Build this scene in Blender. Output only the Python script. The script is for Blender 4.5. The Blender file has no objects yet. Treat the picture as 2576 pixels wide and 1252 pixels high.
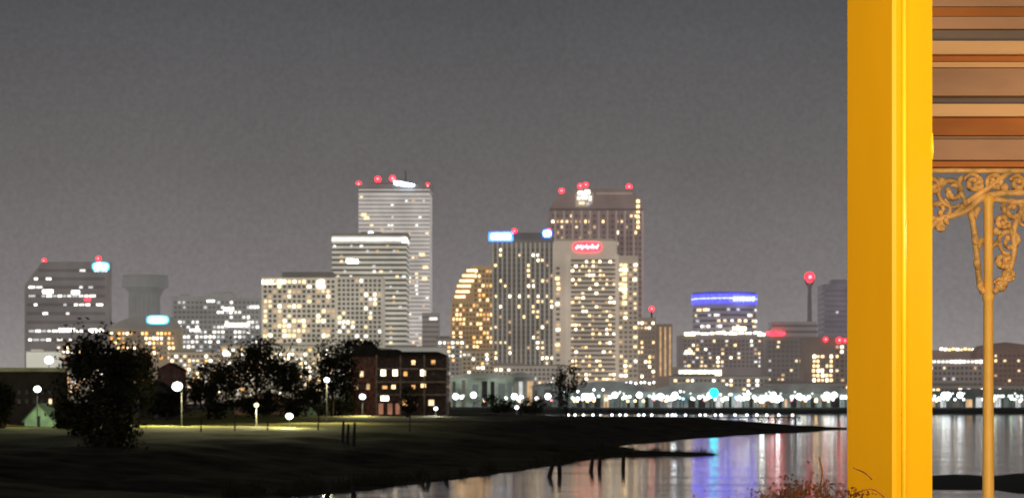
import bpy, math, random
from mathutils import Vector, noise
random.seed(11)
S = bpy.context.scene; COL = S.collection
F = 5200.0; CX = 1288.0; HY = 985.0; CZ = 8.0
def X(px, Y): return (px - CX) / F * Y
def Z(py, Y): return CZ - (py - HY) / F * Y
def lin(c):
    return tuple(((v/255)/12.92 if v/255 <= .04045 else ((v/255+.055)/1.055)**2.4) for v in c)

# ------------------------------------------------------------------ materials
def mat(name, base, rough=.7, emit=None, es=0.0, var=.25, scale=1.0, metal=0.0, bump=0.0, sample=False, spec=.3, stretch=(1,1,1)):
    m = bpy.data.materials.new(name); m.use_nodes = True
    nt = m.node_tree; N = nt.nodes; L = nt.links
    p = N['Principled BSDF']
    p.inputs['Roughness'].default_value = rough; p.inputs['Metallic'].default_value = metal
    p.inputs['Specular IOR Level'].default_value = spec
    tc = N.new('ShaderNodeTexCoord'); mp = N.new('ShaderNodeMapping'); mp.inputs['Scale'].default_value = stretch
    nz = N.new('ShaderNodeTexNoise'); nz.inputs['Scale'].default_value = scale; nz.inputs['Detail'].default_value = 5
    L.new(tc.outputs['Object'], mp.inputs['Vector']); L.new(mp.outputs['Vector'], nz.inputs['Vector'])
    mr = N.new('ShaderNodeMapRange'); mr.inputs['From Min'].default_value = .3; mr.inputs['From Max'].default_value = .7
    mr.inputs['To Min'].default_value = 1-var; mr.inputs['To Max'].default_value = 1+var
    L.new(nz.outputs['Fac'], mr.inputs['Value'])
    def mul(c, sock):
        v = N.new('ShaderNodeVectorMath'); v.operation = 'SCALE'; v.inputs[0].default_value = c[:3]
        L.new(mr.outputs['Result'], v.inputs['Scale']); L.new(v.outputs['Vector'], sock)
    mul(base, p.inputs['Base Color'])
    if emit is not None:
        mul(emit, p.inputs['Emission Color']); p.inputs['Emission Strength'].default_value = es
    if bump:
        b = N.new('ShaderNodeBump'); b.inputs['Strength'].default_value = bump; b.inputs['Distance'].default_value = .02
        L.new(nz.outputs['Fac'], b.inputs['Height']); L.new(b.outputs['Normal'], p.inputs['Normal'])
    if not sample: m.cycles.emission_sampling = 'NONE'
    return m
_fc = {}
def fac(rgb, rough=.7, var=.2, k=.85, scale=.035, haze=.17):
    key = (rgb, rough, var, k, haze)
    if key not in _fc:
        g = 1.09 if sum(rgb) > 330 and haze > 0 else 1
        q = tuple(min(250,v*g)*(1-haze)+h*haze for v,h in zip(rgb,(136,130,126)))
        l = lin(q); _fc[key] = mat('facade_%d_%d_%d' % rgb, tuple(min(v*1.3, .6) for v in l), rough, l, k, var, scale)  # facades emit their own colour as city light, greyed by painted haze
    return _fc[key]
def glow(name, rgb, s): return mat(name, (.2,.2,.2), .5, rgb, s, .3, .4)
WARM = [glow('lit_warm_a',(1,.64,.28),2.6), glow('lit_warm_b',(1,.74,.42),1.4), glow('lit_warm_c',(1,.62,.3),.65), glow('lit_warm_d',(1,.82,.54),4.8)]
WHITE = [glow('lit_white_a',(1,.93,.8),2.7), glow('lit_white_b',(.97,.95,.88),1.3), glow('lit_white_c',(.92,.92,.93),.65), glow('lit_white_d',(1,.96,.86),5)]
AMBER = [glow('lit_amber_a',(1,.45,.1),2.2), glow('lit_amber_b',(1,.5,.15),1.1), glow('lit_amber_c',(1,.62,.3),3.2)]
MIX = WARM + WHITE[:3]
DARK = fac((56,52,48), .25); DARKER = fac((34,32,30), .25, haze=0); DIM = fac((84,78,70), .3)
RED = glow('beacon_red',(1,.012,.025),6); REDC = glow('beacon_core',(1,.12,.14),7)
SIGNW = glow('sign_white_blue',(.6,.8,1),7); SIGNB = glow('sign_blue_edge',(.05,.22,1),3.5); SIGNT = glow('sign_teal',(.08,.6,.8),2)
SIGNR = glow('sign_red',(1,.014,.025),8); SIGNP = glow('sign_pink',(1,.4,.4),4)
BLUE = glow('blue_light',(.016,.016,1),10); BLUEW = glow('blue_white_light',(.25,.28,1),4)
LAMPW = glow('lamp_white',(.9,.96,1),5.5); LAMPG = glow('lamp_greenish',(.85,1,.7),7); LAMPY = glow('lamp_warm',(1,.65,.3),5.5)
LAMPP = glow('lamp_pink',(1,.3,.35),4); LAMPB = glow('lamp_blue',(.25,.5,1),5); LAMPD = glow('lamp_dim',(.85,1,.92),1.6)
TEAL = glow('lamp_teal',(.003,.5,.5),12)
POLE = mat('pole_metal',(.06,.06,.06),.5,metal=.5)

# ------------------------------------------------------------------ mesh builder
class MB:
    def __init__(s): s.v = []; s.f = []; s.mi = []
    def add(s, vs, fs, mi=0):
        n = len(s.v); s.v += [tuple(p) for p in vs]; s.f += [tuple(i+n for i in f) for f in fs]; s.mi += [mi]*len(fs); return s
    def box(s, x0,x1,y0,y1,z0,z1, mi=0):
        return s.add([(x0,y0,z0),(x1,y0,z0),(x1,y1,z0),(x0,y1,z0),(x0,y0,z1),(x1,y0,z1),(x1,y1,z1),(x0,y1,z1)],
              [(3,2,1,0),(4,5,6,7),(0,1,5,4),(1,2,6,5),(2,3,7,6),(3,0,4,7)], mi)
    def prism(s, poly, y0, y1):            # polygon in (x,z), extruded along y
        n = len(poly)
        vs = [(x,y0,z) for x,z in poly] + [(x,y1,z) for x,z in poly]
        return s.add(vs, [tuple(range(n)), tuple(range(2*n-1,n-1,-1))] + [(i,(i+1)%n+0,(i+1)%n+n,i+n)[::-1] for i in range(n)])
    def prismx(s, poly, x0, x1):           # polygon in (y,z)
        n = len(poly)
        vs = [(x0,y,z) for y,z in poly] + [(x1,y,z) for y,z in poly]
        return s.add(vs, [tuple(range(n)), tuple(range(2*n-1,n-1,-1))] + [(i,(i+1)%n,(i+1)%n+n,i+n)[::-1] for i in range(n)])
    def lathe(s, cx, cy, prof, n=20):      # prof: (r,z)
        vs = []; fs = []
        for r,z in prof: vs += [(cx+r*math.cos(2*math.pi*k/n), cy+r*math.sin(2*math.pi*k/n), z) for k in range(n)]
        for i in range(len(prof)-1):
            for k in range(n): fs.append((i*n+k, i*n+(k+1)%n, (i+1)*n+(k+1)%n, (i+1)*n+k))
        fs.append(tuple(range(n))[::-1]); fs.append(tuple(range((len(prof)-1)*n, len(prof)*n)))
        return s.add(vs, fs)
    def ball(s, c, r, n=12, m=8, sz=1):
        return s.lathe(c[0], c[1], [(max(r*math.sin(math.pi*i/m), r*.02), c[2]-sz*r*math.cos(math.pi*i/m)) for i in range(m+1)], n)
    def tube(s, pts, r, n=7):
        pts = [Vector(p) for p in pts]; vs = []; fs = []
        rr = r if isinstance(r,(list,tuple)) else [r]*len(pts)
        for i,p in enumerate(pts):
            t = (pts[min(i+1,len(pts)-1)] - pts[max(i-1,0)]); t = t.normalized() if t.length > 1e-9 else Vector((0,0,1))
            u = t.cross(Vector((0,1,0)) if abs(t.y) < .9 else Vector((1,0,0))).normalized(); w = t.cross(u)
            for k in range(n):
                a = 2*math.pi*k/n; vs.append(p + (u*math.cos(a)+w*math.sin(a))*rr[i])
        for i in range(len(pts)-1):
            for k in range(n): fs.append((i*n+k, i*n+(k+1)%n, (i+1)*n+(k+1)%n, (i+1)*n+k))
        fs.append(tuple(range(n))[::-1]); fs.append(tuple(range((len(pts)-1)*n, len(pts)*n)))
        return s.add(vs, fs)
    def build(s, name, m, parent=None, smooth=False, origin=None):
        o0 = wl(parent) if parent is not None else Vector(origin or (0,0,0))
        me = bpy.data.meshes.new(name); me.from_pydata([tuple(Vector(p)-o0) for p in s.v], [], s.f)
        ms = m if isinstance(m,(list,tuple)) else [m]
        for q in ms: me.materials.append(q)
        if len(ms) > 1:
            for p,i in zip(me.polygons, s.mi): p.material_index = i
        if smooth:
            for p in me.polygons: p.use_smooth = True
        me.update()
        o = bpy.data.objects.new(name, me); COL.objects.link(o)
        if parent is not None: o.parent = parent
        else: o.location = o0
        return o
def wl(o):
    v = Vector(o.location)
    while o.parent: o = o.parent; v += o.location
    return v
def tag(o, label, cat, group=None):
    o['label'] = label; o['category'] = cat
    if group: o['group'] = group
    return o
def thing(name, label, cat, loc, group=None):
    o = bpy.data.objects.new(name, None); COL.objects.link(o); o.location = loc; o.empty_display_size = .5
    return tag(o, label, cat, group)
def struct(o): o['kind'] = 'structure'; return o
def copy_tree(o, loc, label=None):
    c = o.copy(); COL.objects.link(c); c.location = loc
    if label: c['label'] = label
    for ch in o.children:
        d = ch.copy(); COL.objects.link(d); d.parent = c
    return c

# ------------------------------------------------------------------ building helpers (sizes in photo units at the facade's distance)
GZ = 2.0
PEND = {}
def bld(label, px, Y, cat='building', name='building', z=GZ):
    r = thing(name, label, cat, (X(px,Y), Y, z)); PEND[r.name] = (r, []); return r
def body(r, Y, x0, x1, yt, D, m, yb=None, name='wall', dy=0):
    z0 = r.location.z if yb is None else Z(yb,Y)
    return MB().box(X(x0,Y), X(x1,Y), Y+dy, Y+D, z0, Z(yt,Y)).build(name, m, r)
def poly(r, Y, pts, D, m, name='wall'):
    z0 = r.location.z
    return MB().prism([(X(a,Y), z0 if b is None else Z(b,Y)) for a,b in pts], Y, Y+D).build(name, m, r)
def band(r, Y, x0, x1, yt, yb, D, m, name='window_band', out=.25):
    return MB().box(X(x0,Y)-out, X(x1,Y)+out, Y-out, Y+D-.5, Z(yb,Y), Z(yt,Y)).build(name, m, r)
def bands(r, Y, x0, x1, y0, y1, n, frac, D, m, out=.25):
    p = (y1-y0)/n
    for i in range(n): band(r, Y, x0, x1, y0+i*p, y0+i*p+p*frac, D, m, out=out)
def w(r, Y, px, py, ww, hh, m, out=.4): PEND[r.name][1].append((px,py,ww,hh,Y,m,out))
def grid(r, Y, x0, x1, y0, y1, nc, nr, fw, fh, prob, mats, dark=None, out=.4):
    pw = (x1-x0)/nc; ph = (y1-y0)/nr
    for j in range(nr):
        for i in range(nc):
            px = x0+(i+.5)*pw; py = y0+(j+.5)*ph
            q = prob(px,py) if callable(prob) else prob
            q *= .35 + 1.4*max(0, min(1, .5+1.3*noise.noise(Vector((px*.035, py*.035, Y*.1)))))
            if random.random() < q: w(r,Y,px+random.uniform(-.1,.1)*pw,py,pw*fw*random.uniform(.75,1.2),ph*fh*random.uniform(.8,1.15),random.choice(mats),out+.1)
            elif dark: w(r,Y,px,py,pw*fw,ph*fh,dark,out)
def flush():
    lits = set(MIX+AMBER+WHITE)
    for r, ws in PEND.values():
        ws.sort(key=lambda t: (t[5] not in lits, -t[2]*t[3]*t[4]))
        rl = r.location
        for (px,py,ww,hh,Y,m,out) in ws[:100]:
            k = Y/F
            mb = MB().box(-ww*k/2, ww*k/2, -out, .02, -hh*k/2, hh*k/2)
            me = bpy.data.meshes.new('window'); me.from_pydata(mb.v, [], mb.f); me.materials.append(m)
            o = bpy.data.objects.new('window', me); COL.objects.link(o); o.parent = r
            o.location = Vector((X(px,Y), Y, Z(py,Y))) - rl
        rest = ws[100:]
        if rest:
            ms = []; mb = MB()
            for (px,py,ww,hh,Y,m,out) in rest:
                if m not in ms: ms.append(m)
                mb.box(X(px-ww/2,Y), X(px+ww/2,Y), Y-out, Y+.02, Z(py+hh/2,Y), Z(py-hh/2,Y), ms.index(m))
            o = mb.build('window', ms, r); o['kind'] = 'stuff'
def beacon(r, Y, px, py, rad=8, base=None, m=None, dy=3):
    k = Y/F; rad *= .85
    b = MB().ball((X(px,Y), Y+dy, Z(py,Y)), rad*k).build('beacon', m or RED, r, True)
    MB().ball((X(px,Y), Y+dy-rad*k*.85, Z(py,Y)), rad*k*.35).build('bulb', REDC if m is None else m, b, True)
    if base is not None:
        MB().box(X(px,Y)-.5, X(px,Y)+.5, Y+dy-.5, Y+dy+.5, Z(base,Y)-.2, Z(py,Y)).build('mast', POLE, r)
def panel(r, Y, x0, x1, yt, yb, m, name='sign', edge=None, bulge=True, out=1.0):
    k = Y/F; cx=(x0+x1)/2; cy=(yt+yb)/2; a=(x1-x0)/2*.95; b=(yb-yt)/2*.88
    pts = []
    for i in range(20):
        t = 2*math.pi*i/20; c = math.cos(t); s_ = math.sin(t); e = .6 if bulge else .25
        pts.append((X(cx+a*math.copysign(abs(c)**e,c),Y), Z(cy+b*math.copysign(abs(s_)**e,s_),Y)))
    o = MB().prism(pts, Y-out, Y-.1).build(name, edge or m, r)
    if edge:
        q = [(X(cx,Y)+(x-X(cx,Y))*.8, Z(cy,Y)+(z-Z(cy,Y))*.62) for x,z in pts]
        MB().prism(q, Y-out-.4, Y-out+.05).build('lettering', m, o)
    return o
# ------------------------------------------------------------------ far city
# left tower with a sloped shoulder
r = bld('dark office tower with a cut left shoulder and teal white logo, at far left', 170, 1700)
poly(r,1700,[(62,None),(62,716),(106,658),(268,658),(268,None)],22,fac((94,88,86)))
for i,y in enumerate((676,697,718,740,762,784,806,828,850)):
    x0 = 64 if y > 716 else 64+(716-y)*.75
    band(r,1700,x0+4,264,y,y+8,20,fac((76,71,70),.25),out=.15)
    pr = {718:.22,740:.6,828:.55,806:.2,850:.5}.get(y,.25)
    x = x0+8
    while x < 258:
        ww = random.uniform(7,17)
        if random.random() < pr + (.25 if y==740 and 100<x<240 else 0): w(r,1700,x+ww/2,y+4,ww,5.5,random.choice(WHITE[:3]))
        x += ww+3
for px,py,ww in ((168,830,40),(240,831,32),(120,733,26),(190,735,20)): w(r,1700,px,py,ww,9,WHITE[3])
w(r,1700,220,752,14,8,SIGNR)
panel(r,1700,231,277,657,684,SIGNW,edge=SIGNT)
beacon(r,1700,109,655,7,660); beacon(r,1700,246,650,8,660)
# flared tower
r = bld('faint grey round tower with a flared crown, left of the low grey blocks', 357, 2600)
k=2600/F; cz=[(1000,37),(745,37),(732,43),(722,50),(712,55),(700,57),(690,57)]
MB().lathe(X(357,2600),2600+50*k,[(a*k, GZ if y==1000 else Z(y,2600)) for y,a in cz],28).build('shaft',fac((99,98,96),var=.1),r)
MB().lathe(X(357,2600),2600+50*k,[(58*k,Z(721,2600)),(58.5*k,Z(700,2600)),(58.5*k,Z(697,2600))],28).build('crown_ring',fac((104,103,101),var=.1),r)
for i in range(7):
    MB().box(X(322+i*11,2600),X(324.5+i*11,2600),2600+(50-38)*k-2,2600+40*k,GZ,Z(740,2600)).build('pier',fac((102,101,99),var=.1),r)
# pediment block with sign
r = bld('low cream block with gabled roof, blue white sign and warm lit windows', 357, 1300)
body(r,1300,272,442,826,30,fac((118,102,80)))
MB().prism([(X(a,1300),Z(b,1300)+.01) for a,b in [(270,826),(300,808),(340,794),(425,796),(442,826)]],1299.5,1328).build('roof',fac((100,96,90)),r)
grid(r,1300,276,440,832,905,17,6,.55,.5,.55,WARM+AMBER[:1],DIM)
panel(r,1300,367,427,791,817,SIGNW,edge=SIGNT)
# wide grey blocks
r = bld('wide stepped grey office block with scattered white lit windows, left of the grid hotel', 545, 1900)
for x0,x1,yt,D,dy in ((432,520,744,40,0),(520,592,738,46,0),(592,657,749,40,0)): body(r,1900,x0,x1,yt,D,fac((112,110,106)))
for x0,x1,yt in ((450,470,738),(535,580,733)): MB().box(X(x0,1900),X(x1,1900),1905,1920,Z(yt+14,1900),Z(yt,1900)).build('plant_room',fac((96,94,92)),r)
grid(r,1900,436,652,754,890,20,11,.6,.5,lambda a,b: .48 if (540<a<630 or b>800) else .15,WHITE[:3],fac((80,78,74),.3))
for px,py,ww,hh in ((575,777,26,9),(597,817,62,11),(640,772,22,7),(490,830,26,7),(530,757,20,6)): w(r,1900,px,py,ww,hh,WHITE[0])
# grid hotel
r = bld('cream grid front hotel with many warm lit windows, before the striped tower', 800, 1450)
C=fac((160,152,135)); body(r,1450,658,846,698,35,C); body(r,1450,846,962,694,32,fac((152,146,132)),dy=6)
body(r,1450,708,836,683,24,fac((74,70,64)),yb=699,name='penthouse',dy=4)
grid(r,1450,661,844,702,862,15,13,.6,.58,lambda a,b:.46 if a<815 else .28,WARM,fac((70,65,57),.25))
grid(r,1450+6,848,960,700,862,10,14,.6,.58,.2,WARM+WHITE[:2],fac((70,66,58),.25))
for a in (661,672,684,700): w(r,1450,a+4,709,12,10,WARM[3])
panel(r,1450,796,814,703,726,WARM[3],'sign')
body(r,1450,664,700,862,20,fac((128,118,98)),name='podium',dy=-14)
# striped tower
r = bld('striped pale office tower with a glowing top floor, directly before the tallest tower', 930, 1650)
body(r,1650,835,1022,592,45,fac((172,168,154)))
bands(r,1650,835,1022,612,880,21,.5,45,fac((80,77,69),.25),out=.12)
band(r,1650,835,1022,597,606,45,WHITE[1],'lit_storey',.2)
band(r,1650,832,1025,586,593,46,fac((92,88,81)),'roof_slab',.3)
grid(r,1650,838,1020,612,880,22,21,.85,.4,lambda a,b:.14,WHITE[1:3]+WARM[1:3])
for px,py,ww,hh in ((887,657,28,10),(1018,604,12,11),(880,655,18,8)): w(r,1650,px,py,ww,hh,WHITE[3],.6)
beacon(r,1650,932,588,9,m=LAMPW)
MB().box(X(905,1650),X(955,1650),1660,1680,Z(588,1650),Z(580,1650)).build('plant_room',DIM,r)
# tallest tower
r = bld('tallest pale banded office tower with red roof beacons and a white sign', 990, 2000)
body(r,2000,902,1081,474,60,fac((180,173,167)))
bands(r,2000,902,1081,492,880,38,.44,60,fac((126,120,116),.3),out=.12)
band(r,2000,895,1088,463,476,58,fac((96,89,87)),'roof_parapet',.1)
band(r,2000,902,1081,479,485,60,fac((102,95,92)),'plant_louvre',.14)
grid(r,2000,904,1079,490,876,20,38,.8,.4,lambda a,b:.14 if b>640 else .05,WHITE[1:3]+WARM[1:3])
for px,py in ((922,548),(915,540),(1070,672),(1068,700),(1062,640)): w(r,2000,px,py,13,8,WARM[1],.6)
MB().prism([(X(a,2000),Z(b,2000)) for a,b in ((990,456),(1002,456),(1044,464),(1042,470),(1020,470),(992,465))],1997,1998.2).build('sign',SIGNW,r)
for px,py,rr in ((902,463,9),(950,450,9),(987,448,9),(1076,467,9)): beacon(r,2000,px,py,rr,470)
MB().box(X(930,2000),X(1000,2000),2010,2035,Z(467,2000),Z(457,2000)).build('plant_room',fac((68,62,62)),r)
MB().tube([(X(1018,2000),2020,Z(467,2000)),(X(1018,2000),2020,Z(424,2000))],[.8,.3]).build('antenna',POLE,r)
# small block right of tallest
r = bld('small dim block peeking out right of the tallest tower foot', 1085, 1800)
body(r,1800,1062,1104,786,26,fac((116,109,104))); bands(r,1800,1062,1104,794,880,7,.5,26,fac((88,82,78),.3),out=.12)
w(r,1800,1090,801,20,7,WHITE[1])
# amber curved building
r = bld('amber lit building with a curved stepped left shoulder, left of the dark ribbed tower', 1187, 1500)
poly(r,1500,[(1133,None),(1133,790),(1138,752),(1150,716),(1168,686),(1190,669),(1243,667),(1243,None)],30,fac((134,108,76)))
grid(r,1500,1137,1240,762,900,12,12,.6,.55,.4,WARM[:3]+AMBER,fac((88,68,46),.3))
grid(r,1500,1192,1240,676,760,5,7,.6,.55,.36,WARM[1:3]+AMBER,fac((88,68,46),.3))
for px,py,ww in ((1183,680,26),(1176,693,34),(1170,706,36),(1163,719,34),(1160,733,34),(1153,746,26)): w(r,1500,px+4,py,ww,5.5,AMBER[2],.6)
# dark ribbed tower
r = bld('dark ribbed tower with blue white roof signs, left of the hotel with the red sign', 1315, 1350)
body(r,1350,1237,1394,602,36,fac((80,76,71))); body(r,1350,1290,1382,584,22,fac((68,65,62)),yb=603,name='penthouse',dy=3)
for i in range(14): MB().box(X(1238+i*11.8,1350),X(1242+i*11.8,1350),1349.2,1350.05,GZ,Z(610,1350)).build('rib',fac((122,116,106)),r)
grid(r,1350,1242,1394,622,945,13,25,.5,.5,.22,WARM,fac((58,55,51),.3))
panel(r,1350,1227,1293,581,609,SIGNW,edge=SIGNB,bulge=False); panel(r,1350,1364,1389,575,600,SIGNW,edge=SIGNB)
beacon(r,1350,1294,580,8,590); beacon(r,1350,1381,578,6,590)
# brown chamfered tower
r = bld('tall brown tower with cut corners and a white lit roof crown', 1500, 1750)
poly(r,1750,[(1382,None),(1382,524),(1408,486),(1440,486),(1446,474),(1592,474),(1618,524),(1618,None)],50,fac((106,91,85),haze=.12))
for i in range(11):
    xx = 1394+i*22
    MB().box(X(xx,1750),X(xx+5,1750),1749.4,1750.05,GZ,Z(530,1750)).build('pier',fac((124,107,100)),r)
band(r,1750,1384,1616,524,530,50,fac((78,66,62)),'cornice',.5)
grid(r,1750,1386,1616,536,800,20,19,.5,.5,lambda a,b:(.45 if 545<b<590 else .13),WARM,fac((74,62,58),.3))
for j in range(6): w(r,1750,1605,506+j*13,8,8,WARM[0])
cr=MB().prism([(X(a,1750),Z(b,1750)) for a,b in ((1448,520),(1448,488),(1458,477),(1470,473),(1483,477),(1493,488),(1491,512),(1480,520))],1747,1749.8).build('crown',fac((126,116,102),.6,.5),r)
for a,b,ww,hh,m in ((1460,486,13,8,WHITE[0]),(1477,484,12,9,WHITE[3]),(1456,499,9,9,WHITE[1]),(1470,497,13,10,WHITE[0]),(1484,500,8,13,WHITE[1]),(1463,511,14,7,WARM[1]),(1478,513,8,6,WHITE[2])):
    MB().box(X(a-ww/2,1750),X(a+ww/2,1750),1746.4,1747.1,Z(b+hh/2,1750),Z(b-hh/2,1750)).build('lit_pane',m,cr)
band(r,1750,1500,1590,484,489,50,fac((128,110,100)),'ledge',.3)
for px,py,rr in ((1413,479,8),(1460,467,8),(1474,464,8),(1583,469,9)): beacon(r,1750,px,py,rr,488 if px<1420 else 476)
# hotel with red sign
r = bld('pale slab hotel with a red script sign, before the brown tower', 1495, 1250)
P=fac((148,135,120)); body(r,1250,1393,1552,606,34,P); body(r,1250,1552,1606,642,30,fac((132,120,106)),dy=2)
body(r,1250,1400,1545,598,20,fac((116,106,95)),yb=607,name='penthouse',dy=6)
bands(r,1250,1436,1548,652,958,27,.5,2,fac((86,79,70),.3),out=.15)
grid(r,1250,1436,1548,652,958,13,27,.7,.42,lambda a,b:.3,WARM)
grid(r,1250,1395,1412,668,950,1,22,.55,.5,.4,WARM,DIM)
grid(r,1252,1556,1604,660,950,4,24,.6,.5,.32,WARM,fac((86,78,68),.3))
for j in range(7): w(r,1252,1571,672+j*15,11,9,WARM[random.randrange(2)],.7)
MB().box(X(1426,1250),X(1436,1250),1248.6,1250.1,GZ,Z(640,1250)).build('pier',fac((160,147,131)),r)
MB().box(X(1548,1250),X(1556,1250),1248.6,1250.1,GZ,Z(640,1250)).build('pier',fac((160,147,131)),r)
s_=panel(r,1250,1440,1514,607,635,SIGNR,out=.8); k=1250/F
pts=[(X(1448+t*58/40,1250),1248.9,Z(621+7*math.sin(t*1.25)*(.6+.4*math.sin(t*.7)),1250)) for t in range(41)]
MB().tube(pts,1.6*k).build('lettering',SIGNP,s_)
# brown low blocks right of it
r = bld('brown mid rise block with a red mast beacon, right of the red sign hotel', 1640, 1400)
body(r,1400,1578,1650,798,26,fac((114,100,88))); body(r,1400,1650,1692,814,24,fac((102,88,78)),dy=2)
grid(r,1400,1582,1648,806,952,7,12,.55,.5,.4,WARM,DIM)
for xx in (1660,1672,1684): MB().box(X(xx,1400),X(xx+4,1400),1401.2,1402.1,Z(945,1400),Z(822,1400)).build('lit_strip',WARM[2],r)
beacon(r,1400,1640,776,8,800)
# blue ring building
r = bld('low round topped tower ringed with blue light above a white lit terrace', 1832, 1600)
body(r,1600,1712,1952,842,40,fac((98,90,88)),name='podium'); k=1600/F
def octo(mb,y0,y1,a0,a1=None,cy=1604+26):
    return mb.lathe(X(1832,1600),cy,[(a0*k,Z(y0,1600)),((a1 or a0)*k,Z(y1,1600))],32)
octo(MB(),842,742,80).build('wall',fac((104,99,110)),r)
octo(MB(),760,738,83).build('blue_ring',BLUE,r); octo(MB(),750,747,84.2).build('blue_tube',BLUEW,r)
octo(MB(),739,732,81).build('roof_slab',fac((70,68,112)),r)
for i in range(5): octo(MB(),774+i*14,780+i*14,80.8).build('window_band',fac((68,64,68),.3),r)
for i in range(40):
    a = math.radians(random.uniform(200,340)); y = 777+14*random.randrange(5)
    px = 1832+81*math.cos(a); yy = 1630+81*k*math.sin(a)
    MB().box(X(px,1600)-1.2,X(px,1600)+1.2,yy-.6,yy+.3,Z(y+3,1600),Z(y-3,1600)).build('lit_pane',random.choice(WHITE[:3]+WARM[:2]),r)
for i in range(7):
    MB().box(X(1848+i*8,1600)-.8,X(1848+i*8,1600)+.8,1600-1.5,1604-.2,Z(757,1600),Z(745,1600)).build('sign_letter',BLUEW,r)
x=1722
while x<1905:
    ww=random.uniform(8,22); w(r,1600,x+ww/2,838+random.uniform(-2,1),ww,5.5,random.choice([WHITE[3],WARM[3],WHITE[0]]),.9); x+=ww+random.uniform(1,5)
for px,py,ww,hh in ((1860,826,34,9),(1735,840,26,7),(1732,885,16,9)): w(r,1600,px,py,ww,hh,WARM[3],.9)
grid(r,1600,1718,1948,852,925,22,7,.55,.5,.28,WARM+WHITE[1:3],fac((70,62,60),.3))
r = bld('long low lit pavilion with a glowing warm window strip below the blue ringed tower', 1760, 1150)
body(r,1150,1695,1830,922,18,fac((96,88,80)))
for i in range(9): w(r,1150,1713+i*12,937,10.5,13,WARM[3] if i%3 else WHITE[0])
# dark blocks at right
r = bld('low dark block with a red sign strip, left of the beacon mast', 1985, 1500)
body(r,1500,1925,2080,846,30,fac((88,81,78))); body(r,1500,1942,2056,808,26,fac((104,98,96)),yb=847,name='upper_storey',dy=3)
bands(r,1503,1942,2056,816,846,2,.4,20,fac((76,70,70)),out=.12)
grid(r,1500,1930,2075,854,960,13,9,.55,.5,.14,WARM[1:3]+WHITE[2:3],fac((70,63,59),.3))
panel(r,1500,1926,1976,832,844,SIGNR,edge=None,out=1.2); w(r,1500,1915,841,18,7,WARM[3],1.6)
r = bld('dark brown block with a lit column of warm windows, next to the yellow post', 2090, 1120)
body(r,1120,2030,2190,848,26,fac((84,73,66)))
grid(r,1120,2042,2096,890,985,5,8,.6,.6,1.2,WARM[:2]+WARM[3:],DIM); grid(r,1120,2100,2186,866,985,7,10,.5,.5,.24,WARM,DARK)
for px,py,rr in ((2076,853,7),(2110,855,9),(2124,856,6)): beacon(r,1120,px,py,rr,dy=-1.2)
r = bld('tall beacon mast topped by a large red light', 2038, 1560, 'mast', 'beacon_mast')
MB().lathe(X(2038,1560),1563,[(7*.3,GZ),(6*.3,Z(808,1560)),(4.5*.3,Z(725,1560)),(6*.3,Z(722,1560)),(6*.3,Z(714,1560)),(3*.3,Z(710,1560))],14).build('shaft',fac((78,69,70)),r)
beacon(r,1560,2038,696,15)
for a in (-1,1): MB().tube([(X(2038+a*6,1560),1563,Z(716,1560)),(X(2038+a*12,1560),1563,Z(700,1560))],.5).build('lamp_bracket',POLE,r)
r = bld('dim purple grey slab tower partly behind the yellow post', 2120, 2200)
body(r,2200,2074,2190,714,50,fac((94,87,94))); body(r,2200,2096,2180,702,30,fac((86,81,88)),yb=715,name='penthouse',dy=4)
bands(r,2200,2074,2190,728,870,11,.45,50,fac((84,77,83),.3),out=.12); grid(r,2200,2078,2186,726,870,10,11,.6,.4,.04,WHITE[2:3])
# right of the post
r = bld('low pale block with two rows of white lights, right of the yellow post', 2410, 1300)
body(r,1300,2300,2474,902,28,fac((98,88,84))); grid(r,1300,2304,2470,918,1000,15,6,.55,.5,.22,WARM[1:3]+WHITE[1:3],DARK)
for i in range(16): w(r,1300,2308+i*10.6,909,7,6.5,random.choice([WHITE[3],WHITE[0],WHITE[1]]),.8)
r = bld('dark brown block with rounded roof, right of the thin iron column', 2545, 1400)
poly(r,1400,[(2462,None),(2462,884),(2480,868),(2530,860),(2580,866),(2640,884),(2640,None)],28,fac((84,66,58)))
grid(r,1400,2466,2636,888,1000,15,9,.55,.45,.2,WARM[:3],fac((62,50,46),.3))
r = bld('far low block with a string of orange roof lights, behind the white lit block', 2440, 1600)
body(r,1600,2330,2560,880,26,fac((92,78,70)))
for i in range(19): w(r,1600,2368+i*10,877+(i%3),7,5.5,random.choice([WARM[3],WARM[0],WARM[1],AMBER[2]]),.9)
# low street-front row
rows = [(66,136,884,(190,188,170),.05,'small white lit block at the foot of the far left tower',960),
 (140,275,862,(108,96,84),.5,'low tan block right behind the big dark tree',1150),
 (425,560,884,(126,114,96),.5,'low cream block below the wide stepped grey block',1050),
 (556,664,868,(142,132,112),.5,'low pale shop block left of the grid hotel foot',1080),
 (664,842,868,(142,136,116),.4,'pale windowed block at the foot of the grid hotel',1100),
 (842,1010,876,(120,112,98),.25,'low block behind the brick apartment house roof',1000),
 (985,1120,872,(120,117,109),.05,'white roofed block just above the brick apartment house',900),
 (1098,1170,850,(110,104,96),.4,'small block with white lights left of the amber building foot',1300),
 (1160,1245,880,(124,110,88),.35,'low tan block at the foot of the amber building',1250),
 (1240,1420,918,(120,112,102),.28,'low grey hall behind the white waterfront hall',1000),
 (1690,1935,945,(110,104,98),.3,'long grey low block behind the riverside sheds',1000),
 (1930,2140,962,(96,88,82),.3,'dark low block left of the yellow post foot',950),
 (2330,2600,968,(96,88,82),.3,'low waterfront block right of the yellow post',950)]
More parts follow.
